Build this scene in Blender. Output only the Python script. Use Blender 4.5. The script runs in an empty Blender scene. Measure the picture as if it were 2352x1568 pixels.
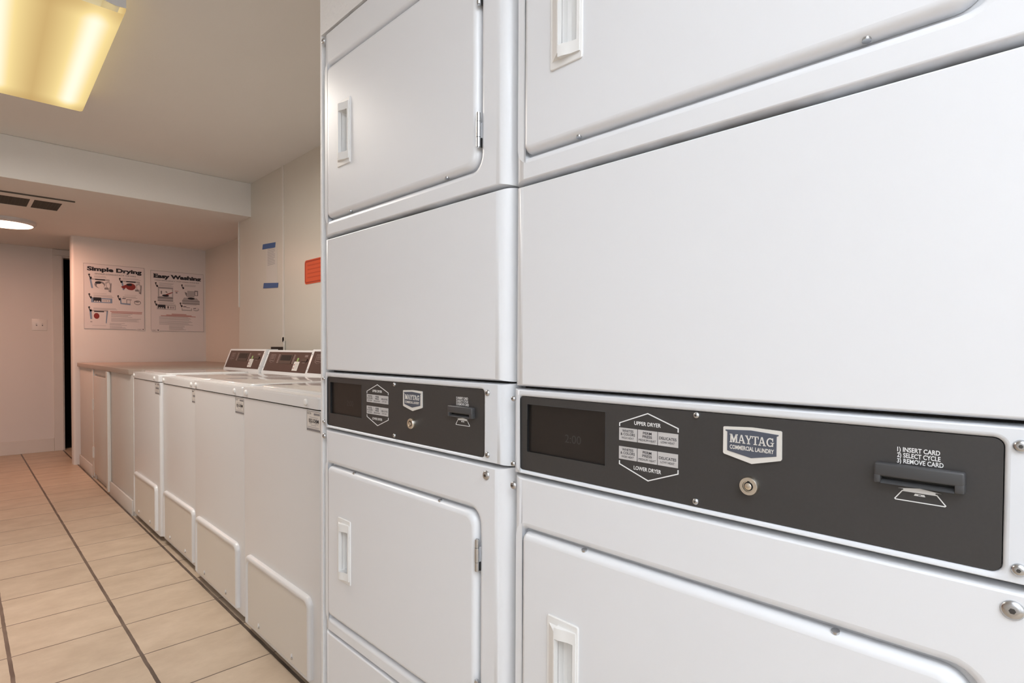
import bpy, bmesh, math, random
from mathutils import Vector, Matrix
random.seed(7)
S = bpy.context.scene
COL = S.collection

# ------------------------------------------------------------------ camera, world, exposure
cam_d = bpy.data.cameras.new('camera')
cam = bpy.data.objects.new('camera', cam_d); COL.objects.link(cam)
cam_d.sensor_width = 36.0
cam_d.lens = 1295.0 / 2352.0 * 36.0
cam_d.shift_y = 43.24 / 2352.0
cam_d.clip_start = 0.02
cam.matrix_world = Matrix(((0.71240002, 0.01043786, -0.70169599, 0.0),
                           (-0.70175839, 0.01718301, -0.71220777, 0.0),
                           (0.00462332, 0.99979788, 0.01956603, 1.078),
                           (0, 0, 0, 1)))
S.camera = cam
S.view_settings.view_transform = 'Standard'
S.view_settings.look = 'None'
S.view_settings.exposure = 0.0
S.view_settings.gamma = 1.0
S.view_settings.use_curve_mapping = False
w = bpy.data.worlds.new('world'); S.world = w; w.use_nodes = True
w.node_tree.nodes['Background'].inputs[0].default_value = (0.9, 0.88, 0.85, 1)
w.node_tree.nodes['Background'].inputs[1].default_value = 0.02

LIGHT_NEAR = 3.0       # lens emission of the unseen tube light added as fill
LIGHT_FAR = 1.0        # lens emission of the warm wrap light in view
LIGHT_DISC = 9.0       # lens emission of the warm LED disc by the posters
WATT_NEAR, WATT_FAR, WATT_DISC = 15.0, 26.0, 12.0    # unseen area lamps added below those lenses for more light

# the photographer's flash, held beside the camera and bounced off the ceiling
fl = bpy.data.lights.new('flash', 'AREA'); fl.shape = 'DISK'; fl.size = 0.25
fl.energy = 86.0; fl.color = (0.84, 0.94, 1.08)
flo = bpy.data.objects.new('flash', fl); COL.objects.link(flo)
flo.location = (-0.30, -0.45, 1.50)
flo.rotation_euler = (Vector((-0.20, -1.0, 0.95))).to_track_quat('-Z', 'Y').to_euler()

# ------------------------------------------------------------------ materials
def srgb(r, g, b):
    f = lambda c: (c/255/12.92) if c/255 <= 0.04045 else ((c/255+0.055)/1.055)**2.4
    return (f(r), f(g), f(b), 1.0)

def mat(name, col, rough=0.5, metal=0.0, var=0.03, scale=6.0, bump=0.0, bscale=200.0, coat=0.0, spec=0.5):
    m = bpy.data.materials.new(name); m.use_nodes = True
    nt = m.node_tree; b = nt.nodes['Principled BSDF']
    b.inputs['Roughness'].default_value = rough
    b.inputs['Metallic'].default_value = metal
    b.inputs['Specular IOR Level'].default_value = spec
    b.inputs['Coat Weight'].default_value = coat
    b.inputs['Coat Roughness'].default_value = 0.08
    tc = nt.nodes.new('ShaderNodeTexCoord')
    n = nt.nodes.new('ShaderNodeTexNoise'); n.inputs['Scale'].default_value = scale
    n.inputs['Detail'].default_value = 4
    nt.links.new(tc.outputs['Object'], n.inputs['Vector'])
    mx = nt.nodes.new('ShaderNodeMix'); mx.data_type = 'RGBA'
    mx.inputs['A'].default_value = tuple(c*(1-var) for c in col[:3]) + (1,)
    mx.inputs['B'].default_value = tuple(min(1, c*(1+var)) for c in col[:3]) + (1,)
    nt.links.new(n.outputs['Fac'], mx.inputs['Factor'])
    nt.links.new(mx.outputs['Result'], b.inputs['Base Color'])
    if bump > 0:
        n2 = nt.nodes.new('ShaderNodeTexNoise'); n2.inputs['Scale'].default_value = bscale
        n2.inputs['Detail'].default_value = 3
        nt.links.new(tc.outputs['Object'], n2.inputs['Vector'])
        bp = nt.nodes.new('ShaderNodeBump'); bp.inputs['Strength'].default_value = bump
        bp.inputs['Distance'].default_value = 0.002
        nt.links.new(n2.outputs['Fac'], bp.inputs['Height'])
        nt.links.new(bp.outputs['Normal'], b.inputs['Normal'])
    return m

M = {}
M['enamel'] = mat('white_enamel', (0.80, 0.81, 0.83, 1), 0.30, var=0.008, scale=2)
M['enamel_top'] = mat('glossy_enamel', (0.74, 0.735, 0.73, 1), 0.12, var=0.01, scale=2, coat=0.5)
M['washer'] = mat('washer_enamel', (0.76, 0.76, 0.765, 1), 0.28, var=0.012, scale=2)
M['toe'] = mat('aged_enamel', (0.70, 0.66, 0.60, 1), 0.35, var=0.02, scale=4)
M['plastic'] = mat('white_plastic', (0.83, 0.82, 0.80, 1), 0.35, var=0.008)
M['bezel'] = mat('bezel_white', (0.76, 0.78, 0.81, 1), 0.32, var=0.008)
M['panel'] = mat('charcoal_panel', (0.041, 0.0385, 0.038, 1), 0.42, var=0.10, scale=300, spec=0.6)
M['glass'] = mat('dark_display', (0.016, 0.012, 0.010, 1), 0.35, var=0.2, scale=60)
M['slotgrey'] = mat('grey_reader_plastic', (0.060, 0.060, 0.062, 1), 0.38, var=0.05)
M['black'] = mat('black', (0.004, 0.004, 0.004, 1), 0.6)
M['ink'] = mat('dark_ink', (0.012, 0.012, 0.02, 1), 0.6)
M['inkgrey'] = mat('grey_ink', (0.22, 0.21, 0.22, 1), 0.6)
M['inklight'] = mat('pale_ink', (0.42, 0.40, 0.41, 1), 0.6)
M['inkblue'] = mat('blue_ink', (0.22, 0.30, 0.42, 1), 0.6)
M['inkred'] = mat('red_ink', (0.25, 0.03, 0.025, 1), 0.6)
M['inkpink'] = mat('faded_red_ink', (0.45, 0.23, 0.21, 1), 0.6)
M['white'] = mat('white_print', (0.85, 0.85, 0.84, 1), 0.5)
M['button'] = mat('button_grey', (0.56, 0.54, 0.53, 1), 0.45)
M['badge'] = mat('badge_cream', (0.74, 0.71, 0.66, 1), 0.35)
M['navy'] = mat('badge_blue', (0.085, 0.095, 0.125, 1), 0.4)
M['steel'] = mat('stainless_steel', (0.56, 0.57, 0.585, 1), 0.24, metal=1.0)
M['darksteel'] = mat('steel_recess', (0.12, 0.12, 0.12, 1), 0.4, metal=1.0)
M['brass'] = mat('nickel_lock', (0.78, 0.72, 0.62, 1), 0.22, metal=1.0)
M['brown'] = mat('brown_console', (0.050, 0.024, 0.020, 1), 0.5, var=0.08, scale=40)
M['browndark'] = mat('console_display', (0.014, 0.012, 0.010, 1), 0.4)
M['browngrey'] = mat('console_print', (0.20, 0.15, 0.14, 1), 0.5)
M['green'] = mat('green_sticker', (0.28, 0.42, 0.15, 1), 0.5)
M['wall'] = mat('painted_wall', (0.76, 0.735, 0.71, 1), 0.55, var=0.02, scale=3, bump=0.15, bscale=60)
M['wallright'] = mat('wall_panel_board', (0.66, 0.63, 0.565, 1), 0.35, var=0.02, scale=3, bump=0.05, bscale=80)
M['walltex'] = mat('textured_white_paint', (0.80, 0.79, 0.78, 1), 0.5, var=0.02, bump=0.9, bscale=90)
M['ceil'] = mat('ceiling_paint', (0.80, 0.785, 0.755, 1), 0.7, var=0.02, scale=3, bump=0.2, bscale=80)
M['trim'] = mat('trim_paint', (0.72, 0.69, 0.65, 1), 0.4)
M['cab'] = mat('cabinet_paint', (0.66, 0.635, 0.605, 1), 0.4, var=0.03, scale=5)
M['counter'] = mat('laminate_counter', (0.42, 0.34, 0.29, 1), 0.35, var=0.08, scale=30)
M['tape'] = mat('blue_painters_tape', (0.045, 0.115, 0.30, 1), 0.6)
M['paper'] = mat('paper', (0.70, 0.66, 0.62, 1), 0.6, var=0.01)
M['poster'] = mat('poster_paper', (0.74, 0.70, 0.70, 1), 0.45, var=0.01)
M['orange'] = mat('orange_red_sign', (0.68, 0.085, 0.022, 1), 0.45)
M['orangedark'] = mat('dark_red_print', (0.40, 0.035, 0.012, 1), 0.5)
M['orangemid'] = mat('faded_red_print', (0.55, 0.062, 0.018, 1), 0.5)
M['ventgrille'] = mat('vent_grille', (0.10, 0.085, 0.07, 1), 0.7)
M['dark'] = mat('unlit_room', (0.02, 0.018, 0.016, 1), 0.9)  # near-black colour paints in the darkness beyond the doorway
M['pan'] = mat('white_metal_pan', (0.72, 0.73, 0.75, 1), 0.4)
M['grime'] = mat('dark_gap', (0.03, 0.025, 0.02, 1), 0.8)  # shade painted into narrow gaps on the dryers and washers

def enamel_grime():
    """front sheet of the upper dryer: enamel with a brownish grime line on its bottom lip"""
    m = M['enamel'].copy(); m.name = 'enamel_with_grime'
    nt = m.node_tree; b = nt.nodes['Principled BSDF']
    src = b.inputs['Base Color'].links[0].from_socket
    tc = nt.nodes.new('ShaderNodeTexCoord'); sp = nt.nodes.new('ShaderNodeSeparateXYZ')
    nt.links.new(tc.outputs['Object'], sp.inputs[0])
    mr = nt.nodes.new('ShaderNodeMapRange'); mr.inputs['From Min'].default_value = 1.352
    mr.inputs['From Max'].default_value = 1.3465
    nt.links.new(sp.outputs['Z'], mr.inputs['Value'])
    n = nt.nodes.new('ShaderNodeTexNoise'); n.inputs['Scale'].default_value = 9; n.inputs['Detail'].default_value = 6
    nt.links.new(tc.outputs['Object'], n.inputs['Vector'])
    r2 = nt.nodes.new('ShaderNodeMapRange'); r2.inputs['From Min'].default_value = 0.42; r2.inputs['From Max'].default_value = 0.6
    nt.links.new(n.outputs['Fac'], r2.inputs['Value'])
    mu = nt.nodes.new('ShaderNodeMath'); mu.operation = 'MULTIPLY'
    nt.links.new(mr.outputs[0], mu.inputs[0]); nt.links.new(r2.outputs[0], mu.inputs[1])
    m2 = nt.nodes.new('ShaderNodeMath'); m2.operation = 'MULTIPLY'; m2.inputs[1].default_value = 0.6
    nt.links.new(mu.outputs[0], m2.inputs[0])
    mx = nt.nodes.new('ShaderNodeMix'); mx.data_type = 'RGBA'
    nt.links.new(m2.outputs[0], mx.inputs['Factor']); nt.links.new(src, mx.inputs['A'])
    mx.inputs['B'].default_value = (0.30, 0.24, 0.19, 1)
    nt.links.new(mx.outputs['Result'], b.inputs['Base Color'])
    return m
M['enamel_grime'] = enamel_grime()

def tile_material():
    m = bpy.data.materials.new('beige_floor_tile'); m.use_nodes = True
    nt = m.node_tree; b = nt.nodes['Principled BSDF']; L = nt.links.new
    tc = nt.nodes.new('ShaderNodeTexCoord'); sp = nt.nodes.new('ShaderNodeSeparateXYZ')
    L(tc.outputs['Object'], sp.inputs[0])
    def math_(op, a, bv=None, c=None):
        n = nt.nodes.new('ShaderNodeMath'); n.operation = op
        for i, v in enumerate((a, bv, c)):
            if v is None: continue
            if hasattr(v, 'node'): L(v, n.inputs[i])
            else: n.inputs[i].default_value = v
        return n.outputs[0]
    wob = nt.nodes.new('ShaderNodeTexNoise'); wob.inputs['Scale'].default_value = 14
    L(tc.outputs['Object'], wob.inputs['Vector'])
    wv = math_('MULTIPLY', math_('SUBTRACT', wob.outputs['Fac'], 0.5), 0.004)
    def cell(axis, off, size, width):
        t = math_('DIVIDE', math_('SUBTRACT', math_('ADD', sp.outputs[axis], wv), off), size)
        fr = math_('FRACT', t)
        d = math_('MULTIPLY', math_('MINIMUM', fr, math_('SUBTRACT', 1.0, fr)), size)
        return math_('FLOOR', t), math_('LESS_THAN', d, width/2)
    cx, gx = cell('X', TILE_X0, TILE_DX, 0.0115)
    cy, gy = cell('Y', TILE_Y0, TILE_DY, 0.0050)
    g = math_('MAXIMUM', gx, gy)
    # per-tile tone
    cmb = nt.nodes.new('ShaderNodeCombineXYZ'); L(cx, cmb.inputs[0]); L(cy, cmb.inputs[1])
    wn = nt.nodes.new('ShaderNodeTexWhiteNoise'); L(cmb.outputs[0], wn.inputs['Vector'])
    n = nt.nodes.new('ShaderNodeTexNoise'); n.inputs['Scale'].default_value = 5; n.inputs['Detail'].default_value = 8
    n.inputs['Roughness'].default_value = 0.65
    mp = nt.nodes.new('ShaderNodeMapping'); mp.inputs['Scale'].default_value = (1.2, 1.7, 1.0)
    L(tc.outputs['Object'], mp.inputs[0])
    ad = nt.nodes.new('ShaderNodeVectorMath'); ad.operation = 'MULTIPLY_ADD'
    L(cmb.outputs[0], ad.inputs[0]); ad.inputs[1].default_value = (3.7, 5.3, 0); L(mp.outputs[0], ad.inputs[2])
    L(ad.outputs[0], n.inputs['Vector'])
    cr = nt.nodes.new('ShaderNodeValToRGB')
    cr.color_ramp.elements[0].position = 0.30; cr.color_ramp.elements[0].color = (0.50, 0.395, 0.29, 1)
    cr.color_ramp.elements[1].position = 0.66; cr.color_ramp.elements[1].color = (0.62, 0.505, 0.385, 1)
    L(n.outputs['Fac'], cr.inputs[0])
    hs = nt.nodes.new('ShaderNodeHueSaturation')
    L(cr.outputs[0], hs.inputs['Color'])
    L(math_('ADD', math_('MULTIPLY', wn.outputs['Value'], 0.10), 0.95), hs.inputs['Value'])
    # grout tone varies, a few worn pale spots
    gn = nt.nodes.new('ShaderNodeTexNoise'); gn.inputs['Scale'].default_value = 7
    L(tc.outputs['Object'], gn.inputs['Vector'])
    gr = nt.nodes.new('ShaderNodeValToRGB')
    gr.color_ramp.elements[0].position = 0.35; gr.color_ramp.elements[0].color = (0.085, 0.062, 0.048, 1)
    gr.color_ramp.elements[1].position = 0.75; gr.color_ramp.elements[1].color = (0.20, 0.155, 0.12, 1)
    L(gn.outputs['Fac'], gr.inputs[0])
    mx = nt.nodes.new('ShaderNodeMix'); mx.data_type = 'RGBA'
    L(g, mx.inputs['Factor']); L(hs.outputs[0], mx.inputs['A']); L(gr.outputs[0], mx.inputs['B'])
    L(mx.outputs['Result'], b.inputs['Base Color'])
    b.inputs['Roughness'].default_value = 0.42
    bp = nt.nodes.new('ShaderNodeBump'); bp.inputs['Strength'].default_value = 0.5; bp.inputs['Distance'].default_value = 0.003
    L(math_('SUBTRACT', 1.0, g), bp.inputs['Height']); L(bp.outputs['Normal'], b.inputs['Normal'])
    return m
TILE_X0, TILE_DX = 0.452, 0.333
TILE_Y0, TILE_DY = 2.3, 0.300

def emit(name, col, strength):
    m = bpy.data.materials.new(name); m.use_nodes = True
    nt = m.node_tree; nt.nodes.clear()
    o = nt.nodes.new('ShaderNodeOutputMaterial'); e = nt.nodes.new('ShaderNodeEmission')
    e.inputs[0].default_value = col; e.inputs[1].default_value = strength
    nt.links.new(e.outputs[0], o.inputs[0])
    return m

def lens_material(name, half, length, mult, bright, dim):
    """acrylic lens lit by two tubes at +-0.5*half, fading before both ends"""
    m = bpy.data.materials.new(name); m.use_nodes = True
    nt = m.node_tree; nt.nodes.clear(); L = nt.links.new
    o = nt.nodes.new('ShaderNodeOutputMaterial'); e = nt.nodes.new('ShaderNodeEmission')
    tc = nt.nodes.new('ShaderNodeTexCoord'); sp = nt.nodes.new('ShaderNodeSeparateXYZ')
    L(tc.outputs['Object'], sp.inputs[0])
    def mth(op, a, b=None):
        n = nt.nodes.new('ShaderNodeMath'); n.operation = op
        for i, v in enumerate((a, b)):
            if v is None: continue
            if hasattr(v, 'node'): L(v, n.inputs[i])
            else: n.inputs[i].default_value = v
        return n.outputs[0]
    d = mth('ABSOLUTE', mth('SUBTRACT', mth('ABSOLUTE', sp.outputs['X']), 0.64*half))
    fall = mth('POWER', 2.718, mth('MULTIPLY', mth('MULTIPLY', d, d), -1.0/(0.17*half)**2))
    wide = mth('POWER', 2.718, mth('MULTIPLY', mth('MULTIPLY', d, d), -1.0/(0.50*half)**2))
    ends = nt.nodes.new('ShaderNodeMapRange'); ends.interpolation_type = 'SMOOTHSTEP'
    ends.inputs['From Min'].default_value = length/2; ends.inputs['From Max'].default_value = length/2 - 0.14
    L(mth('ABSOLUTE', sp.outputs['Y']), ends.inputs['Value'])
    prof = mth('ADD', mth('MULTIPLY', fall, 0.40), mth('MULTIPLY', wide, 0.60))
    f = mth('MULTIPLY', prof, mth('ADD', mth('MULTIPLY', ends.outputs[0], 0.6), 0.4))
    cr = nt.nodes.new('ShaderNodeValToRGB')
    cr.color_ramp.elements[0].position = 0.0; cr.color_ramp.elements[0].color = dim
    cr.color_ramp.elements[1].position = 1.0; cr.color_ramp.elements[1].color = bright
    q = cr.color_ramp.elements.new(0.55); q.color = tuple(0.45*a+0.55*b for a, b in zip(dim[:3], bright[:3])) + (1,)
    q.color = (0.90*bright[0], 0.74*bright[1], 0.42*bright[2], 1) if dim[2] < 0.3 else q.color
    L(f, cr.inputs[0]); L(cr.outputs[0], e.inputs[0]); e.inputs[1].default_value = mult
    L(e.outputs[0], o.inputs[0])
    return m

# ------------------------------------------------------------------ mesh builder
class Frame:
    def __init__(s, o, ex, ey):
        s.o = Vector(o); s.x = Vector(ex).normalized(); s.y = Vector(ey).normalized(); s.n = s.x.cross(s.y)
    def __call__(s, a, b, c=0.0): return s.o + a*s.x + b*s.y + c*s.n

class MB:
    def __init__(s): s.v = []; s.f = []; s.m = []; s.mats = []
    def mi(s, key):
        if key not in s.mats: s.mats.append(key)
        return s.mats.index(key)
    def add(s, verts, faces, key):
        k = s.mi(key); o = len(s.v)
        s.v += [tuple(p) for p in verts]
        for f in faces: s.f.append(tuple(i+o for i in f)); s.m.append(k)
    def add_bm(s, bm, key, mx=None):
        bm.verts.index_update()
        s.add([(mx @ v.co) if mx else v.co.copy() for v in bm.verts], [[v.index for v in f.verts] for f in bm.faces], key)
        bm.free()
    def box(s, x0, x1, y0, y1, z0, z1, key, bev=0.0, seg=2):
        bm = bmesh.new(); bmesh.ops.create_cube(bm, size=1)
        for v in bm.verts:
            v.co = Vector((x0+(v.co.x+.5)*(x1-x0), y0+(v.co.y+.5)*(y1-y0), z0+(v.co.z+.5)*(z1-z0)))
        if bev > 0: bmesh.ops.bevel(bm, geom=bm.edges[:], offset=bev, segments=seg, affect='EDGES', profile=0.5)
        s.add_bm(bm, key)
    def fbox(s, F, a0, a1, b0, b1, c0, c1, key, bev=0.0, seg=2):
        bm = bmesh.new(); bmesh.ops.create_cube(bm, size=1)
        for v in bm.verts:
            v.co = F(a0+(v.co.x+.5)*(a1-a0), b0+(v.co.y+.5)*(b1-b0), c0+(v.co.z+.5)*(c1-c0))
        if bev > 0: bmesh.ops.bevel(bm, geom=bm.edges[:], offset=bev, segments=seg, affect='EDGES', profile=0.5)
        s.add_bm(bm, key)
    def poly(s, F, pts, c0, c1, key):
        """flat polygon in frame F extruded from c0 to c1 (c1 = visible side)"""
        n = len(pts)
        ar = sum(pts[i][0]*pts[(i+1) % n][1]-pts[(i+1) % n][0]*pts[i][1] for i in range(n))
        if ar < 0: pts = pts[::-1]
        V = [F(a, b, c0) for a, b in pts] + [F(a, b, c1) for a, b in pts]
        fs = [list(range(n, 2*n)), list(range(n-1, -1, -1))]
        fs += [[i, (i+1) % n, n+(i+1) % n, n+i] for i in range(n)]
        s.add(V, fs, key)
    def rect(s, F, a0, a1, b0, b1, c0, c1, key): s.poly(F, [(a0, b0), (a1, b0), (a1, b1), (a0, b1)], c0, c1, key)
    def line(s, F, pts, wd, c0, c1, key):
        for (p, q) in zip(pts[:-1], pts[1:]):
            d = Vector((q[0]-p[0], q[1]-p[1])); d.normalize(); nn = Vector((-d.y, d.x))*wd/2; e = d*wd*0.35
            s.poly(F, [(p[0]-e.x+nn.x, p[1]-e.y+nn.y), (p[0]-e.x-nn.x, p[1]-e.y-nn.y),
                       (q[0]+e.x-nn.x, q[1]+e.y-nn.y), (q[0]+e.x+nn.x, q[1]+e.y+nn.y)], c0, c1, key)
    def lathe(s, F, a, b, prof, key, n=20):
        """prof: (radius, c) list, axis along F normal"""
        V = []; fs = []
        for r, c in prof:
            for i in range(n):
                t = 2*math.pi*i/n; V.append(F(a+r*math.cos(t), b+r*math.sin(t), c))
        for k in range(len(prof)-1):
            for i in range(n):
                j = (i+1) % n
                fs.append([k*n+i, k*n+j, (k+1)*n+j, (k+1)*n+i])
        fs.append([(len(prof)-1)*n+i for i in range(n)])
        fs.append([i for i in range(n-1, -1, -1)])
        s.add(V, fs, key)
    def cyl(s, p0, p1, r, key, n=16):
        p0 = Vector(p0); p1 = Vector(p1); z = (p1-p0).normalized()
        x = z.orthogonal().normalized(); y = z.cross(x)
        V = [p + r*(math.cos(2*math.pi*i/n)*x+math.sin(2*math.pi*i/n)*y) for p in (p0, p1) for i in range(n)]
        fs = [[i, (i+1) % n, n+(i+1) % n, n+i] for i in range(n)] + [list(range(n-1, -1, -1)), list(range(n, 2*n))]
        s.add(V, fs, key)
    def text(s, body, F, a0, b0, width, height, key, c0=0.0, c1=0.0004, bold=0.0, align='L', space=1.0):
        cu = bpy.data.curves.new('t', 'FONT'); cu.body = body; cu.size = 1; cu.offset = bold
        cu.resolution_u = 3; cu.space_character = space
        ob = bpy.data.objects.new('t', cu); COL.objects.link(ob)
        bpy.context.view_layer.update()
        me = ob.evaluated_get(bpy.context.evaluated_depsgraph_get()).to_mesh()
        vs = [v.co.copy() for v in me.vertices]; fs = [list(p.vertices) for p in me.polygons]
        ob.evaluated_get(bpy.context.evaluated_depsgraph_get()).to_mesh_clear()
        bpy.data.objects.remove(ob); bpy.data.curves.remove(cu)
        x0 = min(v.x for v in vs); x1 = max(v.x for v in vs); y0 = min(v.y for v in vs); y1 = max(v.y for v in vs)
        # height is the height of a capital letter; Bfont capitals are about 0.70 units tall
        sy = height/0.70; sx = width/(x1-x0) if width else sy*0.95
        s.add([F(a0+(v.x-x0)*sx, b0+v.y*sy, c1) for v in vs], fs, key)
    def build(s, name, parent=None, smooth=35, loc=None):
        me = bpy.data.meshes.new(name); me.from_pydata(s.v, [], s.f)
        for k in s.mats: me.materials.append(M[k] if isinstance(k, str) else k)
        me.polygons.foreach_set('material_index', s.m)
        bm = bmesh.new(); bm.from_mesh(me)
        bmesh.ops.recalc_face_normals(bm, faces=bm.faces[:]) if s.fixn else None
        bm.to_mesh(me); bm.free()
        if smooth:
            me.polygons.foreach_set('use_smooth', [True]*len(me.polygons))
            me.set_sharp_from_angle(angle=math.radians(smooth))
        me.update()
        o = bpy.data.objects.new(name, me); COL.objects.link(o)
        if parent: o.parent = parent
        if loc: o.location = loc
        return o
    fixn = True

def thing(name, label, cat, loc=(0, 0, 0), rz=0, group=None):
    o = bpy.data.objects.new(name, None); COL.objects.link(o); o.location = loc; o.rotation_euler = (0, 0, rz)
    o.empty_display_size = 0.1
    tag(o, label, cat, group); return o
def tag(o, label, cat, group=None):
    o['label'] = label; o['category'] = cat
    if group: o['group'] = group
def struct(o):
    o['kind'] = 'structure'; return o
def lab(o, t): o['label'] = t; return o
def copy_tree(o, parent=None):
    c = o.copy(); COL.objects.link(c)
    if parent: c.parent = parent
    for ch in list(o.children): copy_tree(ch, c)
    return c

def rrect(y0, y1, z0, z1, r, n=6):
    """rounded rectangle; r = (r at y0/z0, y1/z0, y1/z1, y0/z1)"""
    if not isinstance(r, tuple): r = (r,)*4
    cs = [(y0+r[0], z0+r[0], math.pi, r[0]), (y1-r[1], z0+r[1], 1.5*math.pi, r[1]),
          (y1-r[2], z1-r[2], 0, r[2]), (y0+r[3], z1-r[3], .5*math.pi, r[3])]
    P = []
    for cy, cz, a, rr in cs:
        for k in range(n+1):
            t = a+k/n*math.pi/2; P.append((cy+rr*math.cos(t), cz+rr*math.sin(t)))
    return P

def face_holes(mb, loops, xs, key):
    """planar face at x = xs bounded by the first loop with the other loops as holes"""
    bm = bmesh.new()
    for lp in loops:
        vs = [bm.verts.new((xs, a, b)) for a, b in lp]
        for i in range(len(vs)): bm.edges.new((vs[i], vs[(i+1) % len(vs)]))
    bmesh.ops.triangle_fill(bm, use_beauty=True, use_dissolve=False, edges=bm.edges[:])
    mb.add_bm(bm, key)

def rings(mb, lst, key):
    """lst: list of (x, loop) with equal lengths, joined by quads"""
    n = len(lst[0][1]); V = []; fs = []
    for x, lp in lst: V += [(x, a, b) for a, b in lp]
    for k in range(len(lst)-1):
        for i in range(n):
            j = (i+1) % n; fs.append([k*n+i, k*n+j, (k+1)*n+j, (k+1)*n+i])
    mb.add(V, fs, key)

def sheet(mb, W, z0, z1, R, rz, depth, key, hole=None, hr=None, he=0.010, hd=0.015):
    """pressed front sheet: wide rounded vertical corners (R), tight top and bottom rolls (rz), optional rolled opening"""
    n = 8; lst = []
    for k in range(n+1):
        t = k/n*math.pi/2
        oy = R*(1-math.sin(t)); oz = rz*(1-math.sin(t)); x = R*(1-math.cos(t))
        lst.append((x, [(oy, z0+oz), (W-oy, z0+oz), (W-oy, z1-oz), (oy, z1-oz)]))
    lst.append((depth, lst[-1][1]))
    rings(mb, lst, key)
    loops = [lst[0][1]]
    if hole:
        y0, y1, a, b = hole; m = 5; hl = []
        for k in range(m+1):
            t = k/m*math.pi/2; e = he*(1-math.sin(t)); x = he*(1-math.cos(t))
            rr = tuple(q+e for q in hr)
            hl.append((x, rrect(y0-e, y1+e, a-e, b+e, rr)))
        hl.append((hd, hl[-1][1]))
        loops.append(hl[0][1])
        rings(mb, hl, key)
    face_holes(mb, loops, 0.0, key)
    if hole:
        face_holes(mb, [hl[-1][1]], hd, key)

# ------------------------------------------------------------------ stacked dryers
W = 0.68
FD = Frame((0, 0, 0), (0, -1, 0), (0, 0, 1))     # a = -y, b = z, normal = -x
def fu(y): return -y                              # local y measured from the right edge

def screw(parent, y, z, r, c=0.0, name='screw', hexs=True):
    mb = MB()
    mb.lathe(FD, -y, z, [(r, c-.001), (r, c+0.0008), (r*0.88, c+0.0022), (r*0.6, c+0.0034), (r*0.45, c+0.0036)], 'steel', 18)
    mb.lathe(FD, -y, z, [(r*0.30, c+0.0030), (r*0.30, c+0.0038)], 'darksteel', 6)
    return mb.build(name, parent, 50)

def dryer_handle(parent, z0):
    y0, y1 = 0.5285, 0.5895; z1 = z0+0.151
    mb = MB()
    iy0, iy1, iz0, iz1 = 0.5362, 0.5665, z0+0.0275, z1-0.0275
    # flange with opening
    out = rrect(y0, y1, z0, z1, 0.003, 3); inn = rrect(iy0, iy1, iz0, iz1, 0.003, 3)
    rings(mb, [(0.0005, out), (-0.0018, out), (-0.0026, rrect(y0+.001, y1-.001, z0+.001, z1-.001, 0.003, 3))], 'plastic')
    face_holes(mb, [rrect(y0+.001, y1-.001, z0+.001, z1-.001, 0.003, 3), inn], -0.0026, 'plastic')
    # pocket
    rings(mb, [(-0.0026, inn), (0.0105, inn), (0.0140, rrect(iy0+.005, iy1-.005, iz0+.008, iz1-.008, 0.004, 3))], 'plastic')
    face_holes(mb, [rrect(iy0+.005, iy1-.005, iz0+.008, iz1-.008, 0.004, 3)], 0.0140, 'plastic')
    # grip ridge on the far side of the opening
    def prism(prof, za, zb, ta=0.0):
        n = len(prof)
        V = [(x, y, za+ta*(-x)) for x, y in prof] + [(x, y, zb-ta*(-x)) for x, y in prof]
        fs = [list(range(n)), list(range(2*n-1, n-1, -1))] + [[i, (i+1) % n, n+(i+1) % n, n+i] for i in range(n)]
        mb.add(V, fs, 'plastic')
    prism([(-0.002, 0.5865), (-0.0105, 0.5705), (-0.0118, 0.5685), (-0.0118, 0.5665), (-0.002, 0.5665)], z0+0.010, z1-0.010, 0.5)
    # curved end bridges down to the near rim
    br = [(-0.002, 0.5670), (-0.0118, 0.5670), (-0.0112, 0.560), (-0.0088, 0.553), (-0.0064, 0.546), (-0.0054, 0.5362), (-0.0048, 0.5315), (-0.002, 0.5315)]
    prism(br, z0+0.010, iz0, 0.0); prism(br, iz1, z1-0.010, 0.0)
    # low near rim
    prism([(-0.002, 0.5362), (-0.0054, 0.5362), (-0.0048, 0.5315), (-0.002, 0.5315)], iz0, iz1)
    return lab(mb.build('handle', parent, 25), 'moulded white plastic pull handle')

def hinge(parent, z0, z1):
    mb = MB(); y = 0.0722; x = -0.0035; h = z1-z0
    for a, b, r in ((0, .27, .0040), (.285, .73, .0044), (.745, 1.0, .0040)):
        mb.cyl((x, y, z0+a*h), (x, y, z0+b*h), r, 'steel', 14)
    mb.cyl((x, y, z0-0.0012), (x, y, z1+0.0012), 0.0024, 'steel', 10)
    mb.box(-0.001, 0.010, y-0.0012, y+0.0012, z0+.27*h, z0+.73*h, 'pan')
    mb.box(0.000, 0.010, y-0.0035, y-0.0008, z0, z0+.27*h, 'darksteel')
    return lab(mb.build('hinge', parent, 40), 'chrome barrel hinge')

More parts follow.
